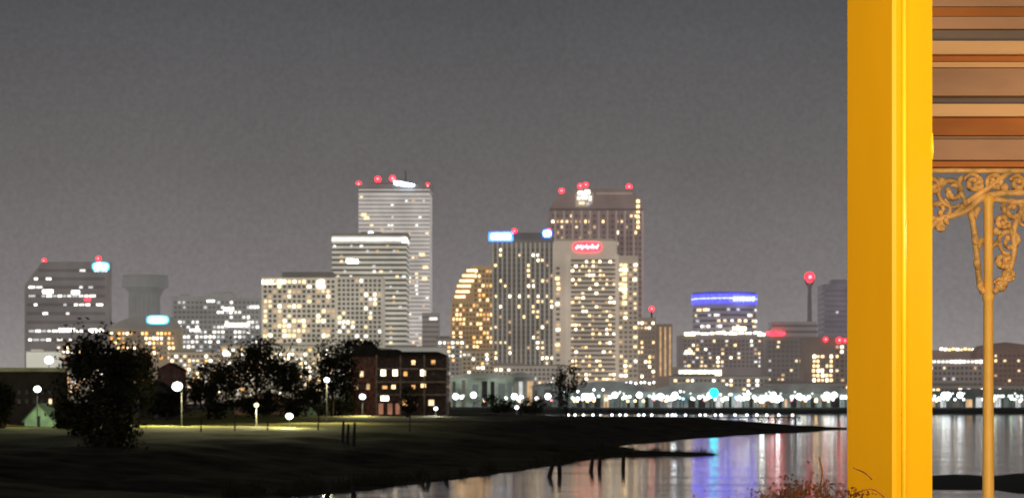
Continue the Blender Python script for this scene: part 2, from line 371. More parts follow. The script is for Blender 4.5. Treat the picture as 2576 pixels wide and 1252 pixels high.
for x0,x1,yt,c,p,lab,Y in rows:
    r = bld(lab,(x0+x1)/2,Y); body(r,Y,x0,x1,yt,16,fac(c))
    body(r,Y,x0+8,x0+(x1-x0)*.45,yt-6,10,fac(tuple(int(v*.8) for v in c)),yb=yt+1,name='plant_room',dy=3)
    nc=int((x1-x0)/11); nr=max(3,int((1000-yt)/12))
    if p>.06: grid(r,Y,x0+3,x1-3,yt+6,yt+6+nr*11,nc,nr,.55,.5,p,MIX+WHITE[3:]+AMBER[:1],fac(tuple(int(v*.5) for v in c),.3))
    band(r,Y,x0,x1,yt-1.5,yt+1.5,16,fac(tuple(int(v*.7) for v in c)),'parapet',.3)

# ------------------------------------------------------------------ waterfront sheds
def shed(label,x0,x1,ye,yr,Y,cw,cr_,arch=True,D=26):
    r = bld(label,(x0+x1)/2,Y,'shed','shed'); body(r,Y,x0,x1,ye,D,fac(cw,.7,.75,.9,.12,0))  # wall emission stands for the lamp light falling on it, patchy by noise
    n=14; top=[]
    for i in range(n+1):
        t=i/n; top.append((X(x0-3+(x1-x0+6)*t,Y), Z(ye-(ye-yr)*math.sin(math.pi*t)**(.7 if arch else .35),Y)))
    MB().prism([(X(x0-3,Y),Z(ye,Y)+.05)]+[(a,b+.1) for a,b in top]+[(X(x1+3,Y),Z(ye,Y)+.05)],Y-.8,Y+D).build('roof',fac(cr_,.7,.45,.8,.1,0),r)
    a=x0+4
    while a<x1-12:
        b=random.uniform(5,20); b=min(b,x1-4-a); top_=ye+random.uniform(5,16)
        MB().box(X(a,Y),X(a+b,Y),Y-.15,Y+.1,GZ+.02,Z(top_,Y)).build('bay_door',random.choice([DARK,DIM,fac((84,92,90)),DARKER,DARKER,WHITE[2],WARM[2]]),r)
        a+=b+random.uniform(6,18)
    return r
shed('dim white waterfront hall with greenish walls, right of the brick apartment house',1134,1292,950,938,830,(114,124,110),(112,114,106))
shed('small pale pavilion right of the greenish waterfront hall',1275,1345,948,936,900,(98,97,90),(108,108,104))
shed('long grey roofed riverside shed, left one of the shed row',1420,1640,985,958,800,(98,108,104),(90,92,90))
shed('long grey roofed riverside shed below the blue ringed tower',1640,1880,988,962,800,(108,120,117),(102,103,100))
shed('long grey roofed riverside shed, nearest to the yellow post',1880,2160,990,966,800,(110,122,119),(90,90,88))
shed('pale riverside shed right of the yellow post',2330,2640,994,978,800,(70,78,74),(64,64,62))
shed('low grey landing shed right of the small pale pavilion',1340,1424,972,962,830,(88,92,88),(80,81,78))

# ------------------------------------------------------------------ lamps on the far waterfront
def lamp_proto(name,label,cat,group,h,rad,m,pole=.09):
    t=thing(name,label,cat,(0,0,0),group)
    MB().lathe(0,0,[(pole*1.6,0),(pole,.3),(pole*.8,h-rad*.6)],8).build('pole',POLE,t)
    MB().ball((0,0,h),rad,12,8).build('lamp_globe',m,t,True); return t
PR=((4.0,.68,LAMPW,'bright white lamp on a short pole'),(3.2,.46,LAMPW,'small white lamp on a short pole'),(4.8,1.15,LAMPW,'large glaring white lamp on a pole'),(3.6,.55,LAMPG,'greenish white lamp on a short pole'),(2.6,.48,LAMPY,'small amber lamp on a low pole'),(3.0,.45,LAMPP,'small pink lamp on a low pole'),(3.4,.5,LAMPB,'small blue lamp on a short pole'),(4.4,.6,LAMPD,'dim pale lamp on a pole'),(6.2,.42,LAMPW,'tall slim white lamp on a high pole'),(5.4,.38,LAMPD,'dim pale lamp on a high slim pole'))
protos=[lamp_proto('waterfront_lamp',lb+' in the crowded row before the riverside sheds','lamp',lb+'s before the riverside sheds',hh,rr,mm) for hh,rr,mm,lb in PR]
used=[0]*len(protos)
def place(i,x,y,z):
    p=protos[i]
    if not used[i]: p.location=(x,y,z); used[i]=1
    else: copy_tree(p,(x,y,z))
big=[1150,1162,1188,1297,1350,1380,1455,1470,1480,1545,1605,1660,1690,1700,1755,1785,1830,1880,1918,1935,1950,2010,2075,2100]
for px in big: place(2 if random.random()<.65 else 0,X(px+random.uniform(-4,4),772),772+random.uniform(-3,3),GZ-random.choice([0,0,.5]))
for i in range(185):
    px=random.uniform(1140,2128) if i<50 else random.uniform(1420,2128)
    if 50<=i and random.random()<.6: px=random.choice(big[6:])+random.gauss(0,14)
    Y=random.uniform(764,797)
    place(random.choice([0,0,1,1,1,1,3,3,4,4,4,5,6,7,7,8,9,9]),X(px,Y),Y,GZ+random.choice([0,0,0,.6]))
for i in range(36):
    px=random.uniform(2335,2600); Y=random.uniform(764,792); place(random.choice([1,1,3,4,7,7,7,9]),X(px,Y),Y,GZ)
for px in (2375,2385,2415): place(2,X(px,770),770,GZ)
t2=lamp_proto('terrace_lamp','small white lamp strung along the shed roof edge','lamp','roof edge lamps on the riverside shed',1.0,.42,LAMPW,.05)
first=True
for i in range(14):
    px=1500+i*11+random.uniform(-3,3); loc=(X(px,801),801,Z(972,801)+.3+ .5*random.random())
    if first: t2.location=loc; first=False
    else: copy_tree(t2,loc)

# low pier with lamps, navigation mast
YP=600
r=thing('pier','long low dark pier with lamps across the river channel','pier',(X(1715,YP),YP,0))
MB().box(X(1418,YP),X(2016,YP),YP,YP+4,.35,.7).build('deck',mat('pier_wood',(.05,.045,.04),.8,scale=3),r)
pm=mat('pile_wood',(.04,.035,.03),.9)
for i in range(24): MB().lathe(X(1424+i*25.5,YP),YP+.4,[(.22,-1.5),(.2,.9)],8).build('pile',pm,r)
t3=lamp_proto('pier_lamp','small white lamp in the even low row on the dark pier','lamp','low lamps along the dark pier',.6,.34,LAMPW,.05); first=True
for px in (1430,1447,1468,1492,1512,1540,1560,1575,1607,1620,1640,1680,1692,1700,1725,1762,1775,1800,1815,1850,1880,1905,1930,1960,1995):
    loc=(X(px,YP),YP+1,.7)
    if first: t3.location=loc; first=False
    else: copy_tree(t3,loc)
PLG=glow('pier_lamp_glass',(.9,.97,1),14)
for px,y,lab in ((1695,998,'tall white lamp at the middle of the dark pier, left of the teal light'),(1918,1006,'tall white lamp on the pier, first right of the teal light'),(1957,1004,'tall white lamp on the pier, second right of the teal light')):
    h=Z(y,YP)-.7; t=thing('pier_light',lab,'lamp',(X(px,YP),YP+1.5,.7))
    MB().lathe(X(px,YP),YP+1.5,[(.16,.7),(.09,.7+h)],8).build('pole',POLE,t); MB().ball((X(px,YP),YP+1.5,.7+h),.8).build('lamp_globe',PLG,t,True)
t=thing('navigation_light','teal navigation light on a tall dark mast at the river edge','light',(X(1797,YP),YP+2,.7))
MB().lathe(X(1797,YP),YP+2,[(.3,.7),(.14,Z(1000,YP))],8).build('mast',POLE,t)
MB().ball((X(1797,YP),YP+2,Z(988,YP)),1.35).build('lamp_globe',TEAL,t,True)

# ------------------------------------------------------------------ terrain and river
shore_px=[(700,1252),(850,1240),(1000,1222),(1150,1206),(1300,1184),(1450,1162),(1560,1151),(1700,1148),(1850,1143),(1700,1137),(1580,1132),(1566,1122),(1700,1106),(1900,1093),(2050,1085),(2140,1079),(2150,1076),(1950,1073),(1700,1069),(1420,1058),(1250,1052),(1000,1050),(0,1050),(-1300,1050)]
PG=[(X(a,CZ*F/(b-HY)),CZ*F/(b-HY)) for a,b in shore_px]
PG+= [(-400,500),(-400,-60),(300,-60),(300,60),(90,85),(20,105)]
def sd(x,y):
    ins=False; d=1e9; n=len(PG)
    for i in range(n):
        x1,y1=PG[i]; x2,y2=PG[(i+1)%n]
        if (y1>y)!=(y2>y) and x < (x2-x1)*(y-y1)/(y2-y1)+x1: ins=not ins
        dx=x2-x1; dy=y2-y1; t=max(0,min(1,((x-x1)*dx+(y-y1)*dy)/(dx*dx+dy*dy)))
        e=(x-x1-t*dx)**2+(y-y1-t*dy)**2
        if e<d: d=e
    d=math.sqrt(d); return d if ins else -d
def ground(x,y):
    d=sd(x,y)+2.6*noise.noise(Vector((x*.16,y*.05,0)))+1.2*noise.noise(Vector((x*.5,y*.15,5)))
    if d<0: return max(-1.5,d*.12)
    t=min(1,d/38); z=.14*min(1,d/1.5)+2.55*t*t*(3-2*t)
    return z+ (.2*noise.noise(Vector((x*.14,y*.12,3)))+.3*noise.noise(Vector((x*.03,y*.03,7))))*min(1,d/12)
ys=[]; y=-55
while y<40: ys.append(y); y+=8
while y<690: ys.append(y); y*=1.0145
nc=190; vs=[]; fs=[]
for yy in ys:
    for c in range(nc+1):
        px=-1500+c*(5200/nc); x=(px-CX)/F*max(yy,150); vs.append((x,yy,ground(x,yy)))
for i in range(len(ys)-1):
    for c in range(nc):
        a=i*(nc+1)+c; fs.append((a,a+1,a+nc+2,a+nc+1))
# rough dark bank; lamplight on the grass near the houses painted in yellow-green
gm=mat('grass_bank',(.03,.027,.019),.95,var=.65,scale=.3,bump=.6,spec=.02)
nt=gm.node_tree; N=nt.nodes; L=nt.links; bsdf=N['Principled BSDF']
old=bsdf.inputs['Base Color'].links[0].from_socket
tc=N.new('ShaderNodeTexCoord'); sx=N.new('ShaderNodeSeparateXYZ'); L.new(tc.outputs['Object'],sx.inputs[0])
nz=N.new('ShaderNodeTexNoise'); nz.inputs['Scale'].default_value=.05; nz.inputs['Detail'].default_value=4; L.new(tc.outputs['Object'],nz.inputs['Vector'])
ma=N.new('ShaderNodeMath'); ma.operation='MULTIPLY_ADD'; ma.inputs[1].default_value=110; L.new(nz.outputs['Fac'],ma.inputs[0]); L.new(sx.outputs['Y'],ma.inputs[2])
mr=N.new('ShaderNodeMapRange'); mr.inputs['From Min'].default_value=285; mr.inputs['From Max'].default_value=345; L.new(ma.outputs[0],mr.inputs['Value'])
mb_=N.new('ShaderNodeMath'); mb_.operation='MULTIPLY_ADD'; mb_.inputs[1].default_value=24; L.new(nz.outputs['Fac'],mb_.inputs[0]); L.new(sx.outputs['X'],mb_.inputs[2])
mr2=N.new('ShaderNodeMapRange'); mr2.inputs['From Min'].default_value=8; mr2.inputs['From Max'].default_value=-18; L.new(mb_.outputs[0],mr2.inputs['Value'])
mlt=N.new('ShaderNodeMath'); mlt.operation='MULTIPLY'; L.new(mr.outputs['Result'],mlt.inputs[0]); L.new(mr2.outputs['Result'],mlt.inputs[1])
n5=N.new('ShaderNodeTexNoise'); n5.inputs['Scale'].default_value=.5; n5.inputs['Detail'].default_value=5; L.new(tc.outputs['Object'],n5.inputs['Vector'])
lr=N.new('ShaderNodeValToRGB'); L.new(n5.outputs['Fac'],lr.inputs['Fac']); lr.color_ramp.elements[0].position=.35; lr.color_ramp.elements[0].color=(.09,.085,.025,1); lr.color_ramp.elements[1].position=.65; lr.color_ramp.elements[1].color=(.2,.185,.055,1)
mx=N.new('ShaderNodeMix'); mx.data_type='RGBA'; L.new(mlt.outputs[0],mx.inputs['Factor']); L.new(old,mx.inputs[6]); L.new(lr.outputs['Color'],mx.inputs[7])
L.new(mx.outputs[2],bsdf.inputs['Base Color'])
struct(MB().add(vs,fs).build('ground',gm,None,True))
# far bank
fb=MB(); fb.add([(-4000,756,-1),(4000,756,-1),(4000,760,1.4),(-4000,760,1.4),(-4000,762,2.0),(4000,762,2.0),(-9000,14000,2.0),(9000,14000,2.0)],[(0,1,2,3),(3,2,5,4),(4,5,7,6)])
struct(fb.build('far_bank',mat('city_ground',(.05,.05,.048),.9,scale=.05)))
# low mud bar in the near water at the right
mudm=mat('wet_mud',(.028,.024,.022),.8,var=.5,scale=.6,spec=.1)
def mudbar(p0,p1,hw,seed):
    n=60; vs=[]; fs=[]
    for i in range(n+1):
        t=i/n; px=p0[0]+(p1[0]-p0[0])*t; py=p0[1]+(p1[1]-p0[1])*t+5*noise.noise(Vector((t*5,seed,0)))
        h=hw*math.sin(math.pi*min(1,max(.001,t)))**.5*(1+.4*noise.noise(Vector((t*9,seed,3))))+.3
        for o_,z in ((h,-.12),(h*.4,.12),(-h*.4,.14),(-h,-.12)):
            Y=CZ*F/(py+o_-HY); vs.append((X(px,Y),Y,z))
    for i in range(n):
        for j in range(3): fs.append((i*4+j,i*4+4+j,i*4+5+j,i*4+1+j))
    return MB().add(vs,fs).build('mud_bar',mudm,None,True)
struct(mudbar((2150,1216),(3000,1212),30,1))
wm=bpy.data.materials.new('river_water'); wm.use_nodes=True; nt=wm.node_tree; N=nt.nodes; L=nt.links
p=N['Principled BSDF']; p.inputs['Base Color'].default_value=(.2,.185,.2,1); p.inputs['Roughness'].default_value=.1; p.inputs['IOR'].default_value=1.33
tc=N.new('ShaderNodeTexCoord'); mp=N.new('ShaderNodeMapping'); mp.inputs['Scale'].default_value=(.3,1.0,1)
n1=N.new('ShaderNodeTexNoise'); n1.inputs['Scale'].default_value=.5; n1.inputs['Detail'].default_value=3
n2=N.new('ShaderNodeTexNoise'); n2.inputs['Scale'].default_value=.07; n2.inputs['Detail'].default_value=2
ad=N.new('ShaderNodeMath'); ad.operation='MULTIPLY_ADD'; ad.inputs[1].default_value=3.0
L.new(tc.outputs['Object'],mp.inputs['Vector']); L.new(mp.outputs['Vector'],n1.inputs['Vector']); L.new(mp.outputs['Vector'],n2.inputs['Vector'])
L.new(n2.outputs['Fac'],ad.inputs[0]); L.new(n1.outputs['Fac'],ad.inputs[2])
b=N.new('ShaderNodeBump'); b.inputs['Strength'].default_value=.32; b.inputs['Distance'].default_value=.12
L.new(ad.outputs[0],b.inputs['Height']); L.new(b.outputs['Normal'],p.inputs['Normal'])
struct(MB().add([(-4000,-300,0),(4000,-300,0),(4000,757,0),(-4000,757,0)],[(0,1,2,3)]).build('river',wm))
# rough grass and reeds along the shore
rd=MB(); rnd=random.Random(3)
seg=[(560,1262)]+shore_px[:9]
for i in range(5600):
    j=rnd.randrange(len(seg)-1); t=rnd.random(); px=seg[j][0]+(seg[j+1][0]-seg[j][0])*t; py=seg[j][1]+(seg[j+1][1]-seg[j][1])*t
    cl=noise.noise(Vector((px*.03,1.7,0)))
    if cl<rnd.uniform(-.5,.45): continue
    py-=abs(rnd.gauss(0,1))*9+1; Y=CZ*F/(py-HY)+rnd.uniform(0,5); x=X(px,Y); z=ground(x,Y)
    if z<.02: continue
    h=rnd.uniform(.25,.8)*(.8+cl); l=rnd.uniform(-.3,.3); q=rnd.uniform(.02,.05)
    rd.add([(x-q,Y,z-.05),(x+q,Y,z-.05),(x+l,Y+rnd.uniform(-.1,.1),z+h)],[(0,1,2)])
o=rd.build('shore_grass',mat('dry_reed',(.03,.027,.018),.9,var=.4,scale=.5,spec=.05)); o['kind']='stuff'; tag(o,'dark rough grass growing along the river shoreline','grass')

# ------------------------------------------------------------------ pilings near the bank
pw=mat('old_pile_wood',(.026,.023,.02),.95,scale=4)
LB=['short leaning old piling at the water, leftmost of all','old piling at the water edge, second from the left','old piling of the close pair below the brick house, left one','old piling of the close pair below the brick house, right one','lone short piling just right of the close pair','leaning piling, left one of the middle pair','upright piling, right one of the middle pair','piling of the pair near the sand spit, left one','piling of the pair near the sand spit, right one','tallest upright piling by the tip of the sand spit']
for i,(px,py,h,tl) in enumerate(((822,1247,24,.3),(890,1244,28,-.1),(1062,1212,28,.25),(1078,1210,32,-.15),(1122,1206,24,.2),(1382,1196,38,.45),(1408,1194,44,-.05),(1487,1182,34,.2),(1508,1180,38,.1),(1568,1176,46,.05))):
    Y=CZ*F/(py-HY)-3; k=Y/F; x=X(px,Y)
    tag(MB().tube([(x,Y,-1.2),(x,Y,0),(x+tl*.5,Y+.2,h*k*.6),(x+tl,Y+.3,h*k)],[.24,.23,.21,.17]).build('piling',pw,None,origin=(x,Y,0)),LB[i],'piling')
o0=None
for px,h in ((1498,34),(1512,26),(1533,30),(1545,24),(1950,16),(2002,16),(1310,24),(1440,30)):
    Y=480 if px<1900 else 450; k=Y/F; x=X(px,Y); z=ground(x,Y)-.1
    if o0 is None: o=o0=MB().lathe(0,0,[(.16,0),(.15,1.6),(.1,2.4)],8).build('mooring_post',pw)
    else: o=o0.copy(); COL.objects.link(o)
    o.location=(x,Y,z); tag(o,'thin dark mooring post standing on the grassy river spit','post','mooring posts on the river spit')
for i,(px,yt,Y,lb) in enumerate(((862,1058,240,'dark upright bank post on the lower lawn, left one of three'),(874,1066,236,'dark upright bank post on the lower lawn, middle one of three'),(890,1062,233,'dark upright bank post on the lower lawn, right one of three'),(672,1058,280,'thin dark stake on the lit lawn near the low lamp'),(590,1056,285,'thin dark stake on the lit lawn, left of the low lamp'),(505,1040,280,'thin dark stake at the left end of the lit lawn'),(1030,1045,290,'thin dark stake on the slope below the brick apartment house'),(800,1040,290,'thin dark stake on the lawn right of the low lamp'))):
    x=X(px,Y); z=ground(x,Y); tag(MB().tube([(x,Y,z-.4),(x+.05,Y,(z+Z(yt,Y))/2),(x+.12,Y,Z(yt,Y))],[.2 if i<3 else .11,.18 if i<3 else .1,.13 if i<3 else .08]).build('bank_post',pw,None,origin=(x,Y,z)),lb,'post')

# ------------------------------------------------------------------ trees
bark=mat('bark',(.04,.032,.024),.95,scale=2)
leafs=[mat('leaf_dark',(.03,.03,.016),.8,var=.5,scale=.4,spec=.03),mat('leaf_mid',(.04,.038,.02),.8,var=.5,scale=.4,spec=.03)]
def tree(label,px,Y,x0,x1,yt,yb,seed,nl=2600,m=0,leaf=.42,name='tree',cat='tree',ncl=24,sp=.6):
    rnd=random.Random(seed); k=Y/F; x=X(px,Y); z0=ground(x,Y)-.1
    t=thing(name,label,cat,(x,Y,z0)); cx=X((x0+x1)/2,Y); ztop=Z(yt,Y); zb=Z(yb,Y); rx=(x1-x0)/2*k; rz=(ztop-zb)/2; cz=(ztop+zb)/2; ry=rx*.8
    tr=MB(); tr.tube([(x,Y,z0-.3),(x+.1,Y,z0+(cz-z0)*.35),(x+(cx-x)*.5,Y,z0+(cz-z0)*.75),(cx,Y,cz+rz*.5)],[.38,.28,.2,.06])
    cl=[]
    for i in range(ncl):
        a=rnd.uniform(0,6.28); q=rnd.uniform(.25,1)**.6; e=rnd.uniform(-1,1)
        c=Vector((cx+rx*.85*q*math.cos(a)*math.sqrt(1-e*e*.75),Y+ry*.82*q*math.sin(a)*math.sqrt(1-e*e*.75),cz+rz*.85*e)); cl.append((c,rnd.uniform(.16,.46)))
        if i%2==0: tr.tube([(x+(cx-x)*.4,Y,z0+(cz-z0)*.65),((x+c.x)/2,(Y+c.y)/2,(cz+c.z)/2-.2),tuple(c)],[.13,.08,.03],5)
    tr.build('trunk',bark,t,True)
    lf=MB()
    for i in range(nl):
        c,s=cl[i%len(cl)]; d=Vector((rnd.gauss(0,1),rnd.gauss(0,1),rnd.gauss(0,.8)))*sp
        p_=c+Vector((d.x*rx*s,d.y*ry*s,d.z*rz*s*1.2)); u=Vector((rnd.gauss(0,1),rnd.gauss(0,1),rnd.gauss(0,1))).normalized(); v=u.orthogonal().normalized(); l=leaf*rnd.uniform(.6,1.3)
        lf.add([p_-u*l,p_+v*l*.5,p_+u*l,p_-v*l*.5],[(0,1,2,3)])
    lf.build('crown',leafs[m],t); return t
tree('largest dark tree standing before the far left tower, nearest the camera',245,255,138,362,866,1095,21,5200,0,.34,ncl=34,sp=.66)
tree('dark bushy tree rising at the right shoulder of the largest dark tree',330,330,270,400,876,1030,2,2600,1)
tree('round dark tree in the middle of the left bank, before the grid hotel foot',640,420,555,745,860,1030,3,5000,0,.38,ncl=30,sp=.66)
tree('low dark tree just left of the round middle tree',525,400,460,600,918,1046,4,3400,0,.38)
tree('dark tree right of the round middle tree, near the white street lamp',745,450,688,798,915,1036,5,2600,1)
tree('tall dark tree close against the left end of the brick apartment house',835,440,774,902,868,1040,6,4200,0,.38,ncl=28,sp=.66)
tree('dark tree top behind the brick apartment house roof',905,530,850,960,852,905,7,1600,0)
tree('small dark tree in front of the brick apartment house',1025,430,1005,1055,972,1040,8,700,1,.35)
tree('low dark tree at the left frame edge beside the flat roofed house',0,300,-50,40,965,1075,9,2200,0)
tree('small tree between the red sign hotel and the waterfront, by the river',1425,560,1385,1475,915,1030,10,1000,1,.42)
tree('low bush like tree right of the brick apartment house',1245,600,1205,1295,985,1040,12,900,1,.4)
tree('added dark shrub standing in for trunk and shadow below the largest dark tree',285,200,215,355,1055,1190,13,2800,0,.28,'shrub','shrub')  # added to make the dark trunk and shadow mass under the tree
tree('low dark hedge between the greenish lamp and the low tree',420,392,360,480,985,1044,14,2000,0,.35,'hedge','hedge')
tree('low dark hedge below the round middle tree',640,440,575,715,1000,1040,15,2000,0,.35,'hedge','hedge')
tree('low dark hedge at the left foot of the brick apartment house',860,452,790,905,1005,1044,16,1800,0,.35,'hedge','hedge')
tree('low dark hedge right of the small white gabled shed',175,300,135,225,1010,1080,17,1600,0,.32,'hedge','hedge')
tree('small dark bush between the waterfront hall and the landing shed',1345,610,1305,1385,1000,1042,18,800,1,.38,'bush','bush')

# ------------------------------------------------------------------ near bank houses
def walls(r,Y,x0,x1,yt,D,m,dy=0): return MB().box(X(x0,Y),X(x1,Y),Y+dy,Y+D,r.location.z-.3,Z(yt,Y)).build('wall',m,r)
def nb(label,px,Y,name='house',cat='house'):
    r=thing(name,label,cat,(X(px,Y),Y,ground(X(px,Y),Y))); PEND[r.name]=(r,[]); return r
darkw=mat('dark_board_wall',(.05,.043,.036),.9,scale=.8); brick=mat('brick_wall',(.14,.062,.04),.9,lin((62,38,29)),.25,.6,1.2)  # brick emission puts the night light on the wall into its material
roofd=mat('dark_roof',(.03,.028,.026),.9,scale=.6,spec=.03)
redw=mat('maroon_wall',(.08,.04,.032),.9,lin((46,29,27)),.35,.4,.6)  # faint emission lights the maroon wall from within its material
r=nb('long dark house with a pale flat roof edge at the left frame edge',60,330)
walls(r,330,-40,140,934,9,darkw); MB().box(X(-44,330),X(146,330),329.2,339.5,Z(934,330)+.01,Z(924,330)).build('roof',mat('pale_roof',(.2,.2,.13),.8,lin((118,112,80)),.4,.3,.5),r)  # lit roof edge made by emission in the roof material
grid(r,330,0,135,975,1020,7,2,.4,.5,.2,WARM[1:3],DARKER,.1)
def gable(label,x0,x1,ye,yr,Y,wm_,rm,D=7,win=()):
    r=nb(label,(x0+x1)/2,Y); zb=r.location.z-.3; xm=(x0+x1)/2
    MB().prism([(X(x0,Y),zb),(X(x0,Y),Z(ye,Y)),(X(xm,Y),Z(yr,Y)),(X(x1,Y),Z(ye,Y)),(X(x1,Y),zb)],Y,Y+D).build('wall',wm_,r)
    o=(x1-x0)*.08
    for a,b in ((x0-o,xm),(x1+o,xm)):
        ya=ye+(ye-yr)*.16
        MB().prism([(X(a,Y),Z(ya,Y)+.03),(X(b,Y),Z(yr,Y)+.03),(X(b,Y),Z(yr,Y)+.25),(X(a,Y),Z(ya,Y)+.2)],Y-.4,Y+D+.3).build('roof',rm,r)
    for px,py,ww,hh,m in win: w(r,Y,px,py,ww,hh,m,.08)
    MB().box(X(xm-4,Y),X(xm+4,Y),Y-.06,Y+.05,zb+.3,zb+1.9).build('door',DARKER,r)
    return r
gable('small white gabled shed with a greenish front, at the far left',62,132,1056,1018,315,mat('green_white_wall',(.42,.55,.36),.8,lin((108,138,92)),.7,.35,.5),mat('green_grey_roof',(.16,.19,.14),.8,lin((84,104,72)),.4,.3,.5))  # shed front and roof emit, light on them put into the material
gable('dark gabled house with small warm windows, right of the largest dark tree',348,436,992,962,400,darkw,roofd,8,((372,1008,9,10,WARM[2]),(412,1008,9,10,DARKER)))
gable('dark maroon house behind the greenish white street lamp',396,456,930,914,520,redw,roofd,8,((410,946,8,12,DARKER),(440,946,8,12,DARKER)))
gable('brown house with an orange lamp glow, below the round middle tree',590,742,1012,988,480,mat('brown_wall',(.2,.13,.08),.9,lin((62,44,32)),.5,.3,.6),roofd,10,((620,1026,10,12,AMBER[1]),(700,1026,9,12,DARKER),(665,1026,9,12,DARKER)))  # brown wall emits slightly in place of light falling on it
gable('small pale green gabled cottage left of the brick apartment house',748,790,1030,1010,455,mat('pale_green_wall',(.4,.48,.36),.8,lin((84,96,66)),.45,.3,.6),roofd,6)  # cottage wall brightened by emission in its material
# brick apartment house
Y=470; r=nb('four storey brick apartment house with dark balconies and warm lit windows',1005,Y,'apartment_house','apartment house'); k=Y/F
walls(r,Y,882,944,896,14,brick); walls(r,Y,944,1120,892,14,mat('dark_brick',(.06,.04,.032),.9,lin((32,24,19)),.45,.5,1.2),1.6)  # dark brick also carries a little painted-in light as emission
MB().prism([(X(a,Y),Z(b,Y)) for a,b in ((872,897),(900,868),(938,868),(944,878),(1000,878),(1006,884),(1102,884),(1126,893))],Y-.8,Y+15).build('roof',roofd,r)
slab=mat('balcony_slab',(.16,.13,.11),.8,lin((66,55,46)),.5,.4,1); railm=mat('balcony_rail',(.05,.05,.05),.6)  # slab emission keeps balcony edges lit without a lamp
for yy in (925,958,990):
    b_=MB().box(X(946,Y),X(1130,Y),Y-.9,Y+1.5,Z(yy+4,Y),Z(yy,Y)).build('balcony',slab,r)
    rl=MB(); rl.box(X(946,Y),X(1130,Y),Y-.9,Y-.82,Z(yy-11,Y),Z(yy-12.4,Y)+.05)
    for i in range(38):
        xx=X(947+i*4.9,Y); rl.box(xx,xx+.04,Y-.88,Y-.84,Z(yy,Y),Z(yy-11,Y))
    rl.build('railing',railm,b_)
for xx in (946,1006,1066,1126): MB().box(X(xx,Y),X(xx+3.5,Y),Y-.85,Y-.5,r.location.z-.2,Z(893,Y)).build('post',slab,r)
for px,py,ww,hh,m in ((964,937,12,15,WARM[3]),(994,937,12,15,WARM[3]),(1064,937,12,15,WARM[3]),(1040,911,9,10,WARM[0]),(1020,940,9,12,AMBER[1]),(1065,969,12,9,WARM[0]),(968,974,12,9,AMBER[1]),(968,1001,20,12,WARM[3]),(1040,973,9,11,AMBER[1]),(1090,941,10,12,DARKER),(1020,1012,14,16,AMBER[1]),(1090,910,10,10,AMBER[1]),(990,973,10,11,WARM[0]),(1045,1016,12,13,WARM[2]),(1085,1012,14,14,WARM[1])): w(r,Y+1.6,px,py,ww,hh,m,.1)
for px,py,m in ((910,940,WARM[1]),(897,940,DARKER),(926,940,DARKER),(910,972,DARKER),(926,972,WARM[2]),(897,972,WARM[2]),(898,910,DARKER),(924,910,DARKER)): w(r,Y,px,py,8,14,m,.1)
PK=glow('pink_lit_room',(1,.42,.25),.3)
for px in (957,980,1000): MB().box(X(px-6,Y),X(px+6,Y),Y+1.45,Y+1.62,r.location.z+.2,Z(1014,Y)).build('lit_doorway',PK,r)

# ------------------------------------------------------------------ street lamps on near bank
def street(label,px,py,Y,m,rad,power,col,arm=0,tilt=-42):
    x=X(px,Y); z0=ground(x,Y)-.1; z1=Z(py,Y); t=thing('street_lamp',label,'street lamp',(x,Y,z0))
    MB().tube([(x+arm,Y,z0),(x+arm,Y,z0+(z1-z0)*.6),(x+arm,Y,z1+.2),(x,Y,z1+.25)] if arm else [(x,Y,z0),(x,Y,z1)],.08).build('pole',POLE,t)
    MB().ball((x,Y,z1),rad*Y/F,14,10,.85).build('lamp_globe',m,t,True)
    if power:
        l=bpy.data.lights.new('lamp_light','SPOT'); l.energy=power; l.color=col; l.shadow_soft_size=.3; l.spot_size=math.radians(160); l.spot_blend=.7
        lo=bpy.data.objects.new('lamp_light',l); COL.objects.link(lo); lo.parent=t; lo.location=(0,-rad*Y/F-.3,z1-z0); lo.rotation_euler=(math.radians(tilt),0,0)
street('bright white lamp high at the far left, beside the small white block',123,905,420,LAMPW,11,0,(.9,1,.9))
street('white street lamp over the flat roofed house at the left edge',94,978,310,LAMPG,9,4000,(.9,1,.75))
street('greenish white street lamp right of the largest dark tree',446,971,320,LAMPG,13,30000,(1,.95,.5),.7,-25)
street('low greenish white lamp on the lit grass, below the round middle tree',728,1046,305,LAMPG,9,7000,(1,.98,.55))
street('white street lamp between the middle trees and the brick apartment house',822,955,345,LAMPW,7,14000,(1,.92,.55),0,-25)
street('round white lamp at the left corner of the brick apartment house',912,997,448,LAMPW,8,16000,(1,.9,.6))
street('orange lamp in front of the brown house',645,1018,320,LAMPY,6,26000,(1,.9,.45),0,-25)
street('small orange lamp at the left frame edge',12,1012,325,LAMPY,5,800,(1,.6,.25))
street('small white lamp at the right foot of the brick apartment house',1096,1027,452,LAMPW,5,9000,(1,.92,.7))
street('small white lamp at the right end of the lit path, near the river',1300,1024,560,LAMPW,5,9000,(1,.95,.75))
street('dim warm lamp in the trees left of the round middle tree',568,888,520,LAMPW,8,0,(1,1,1))

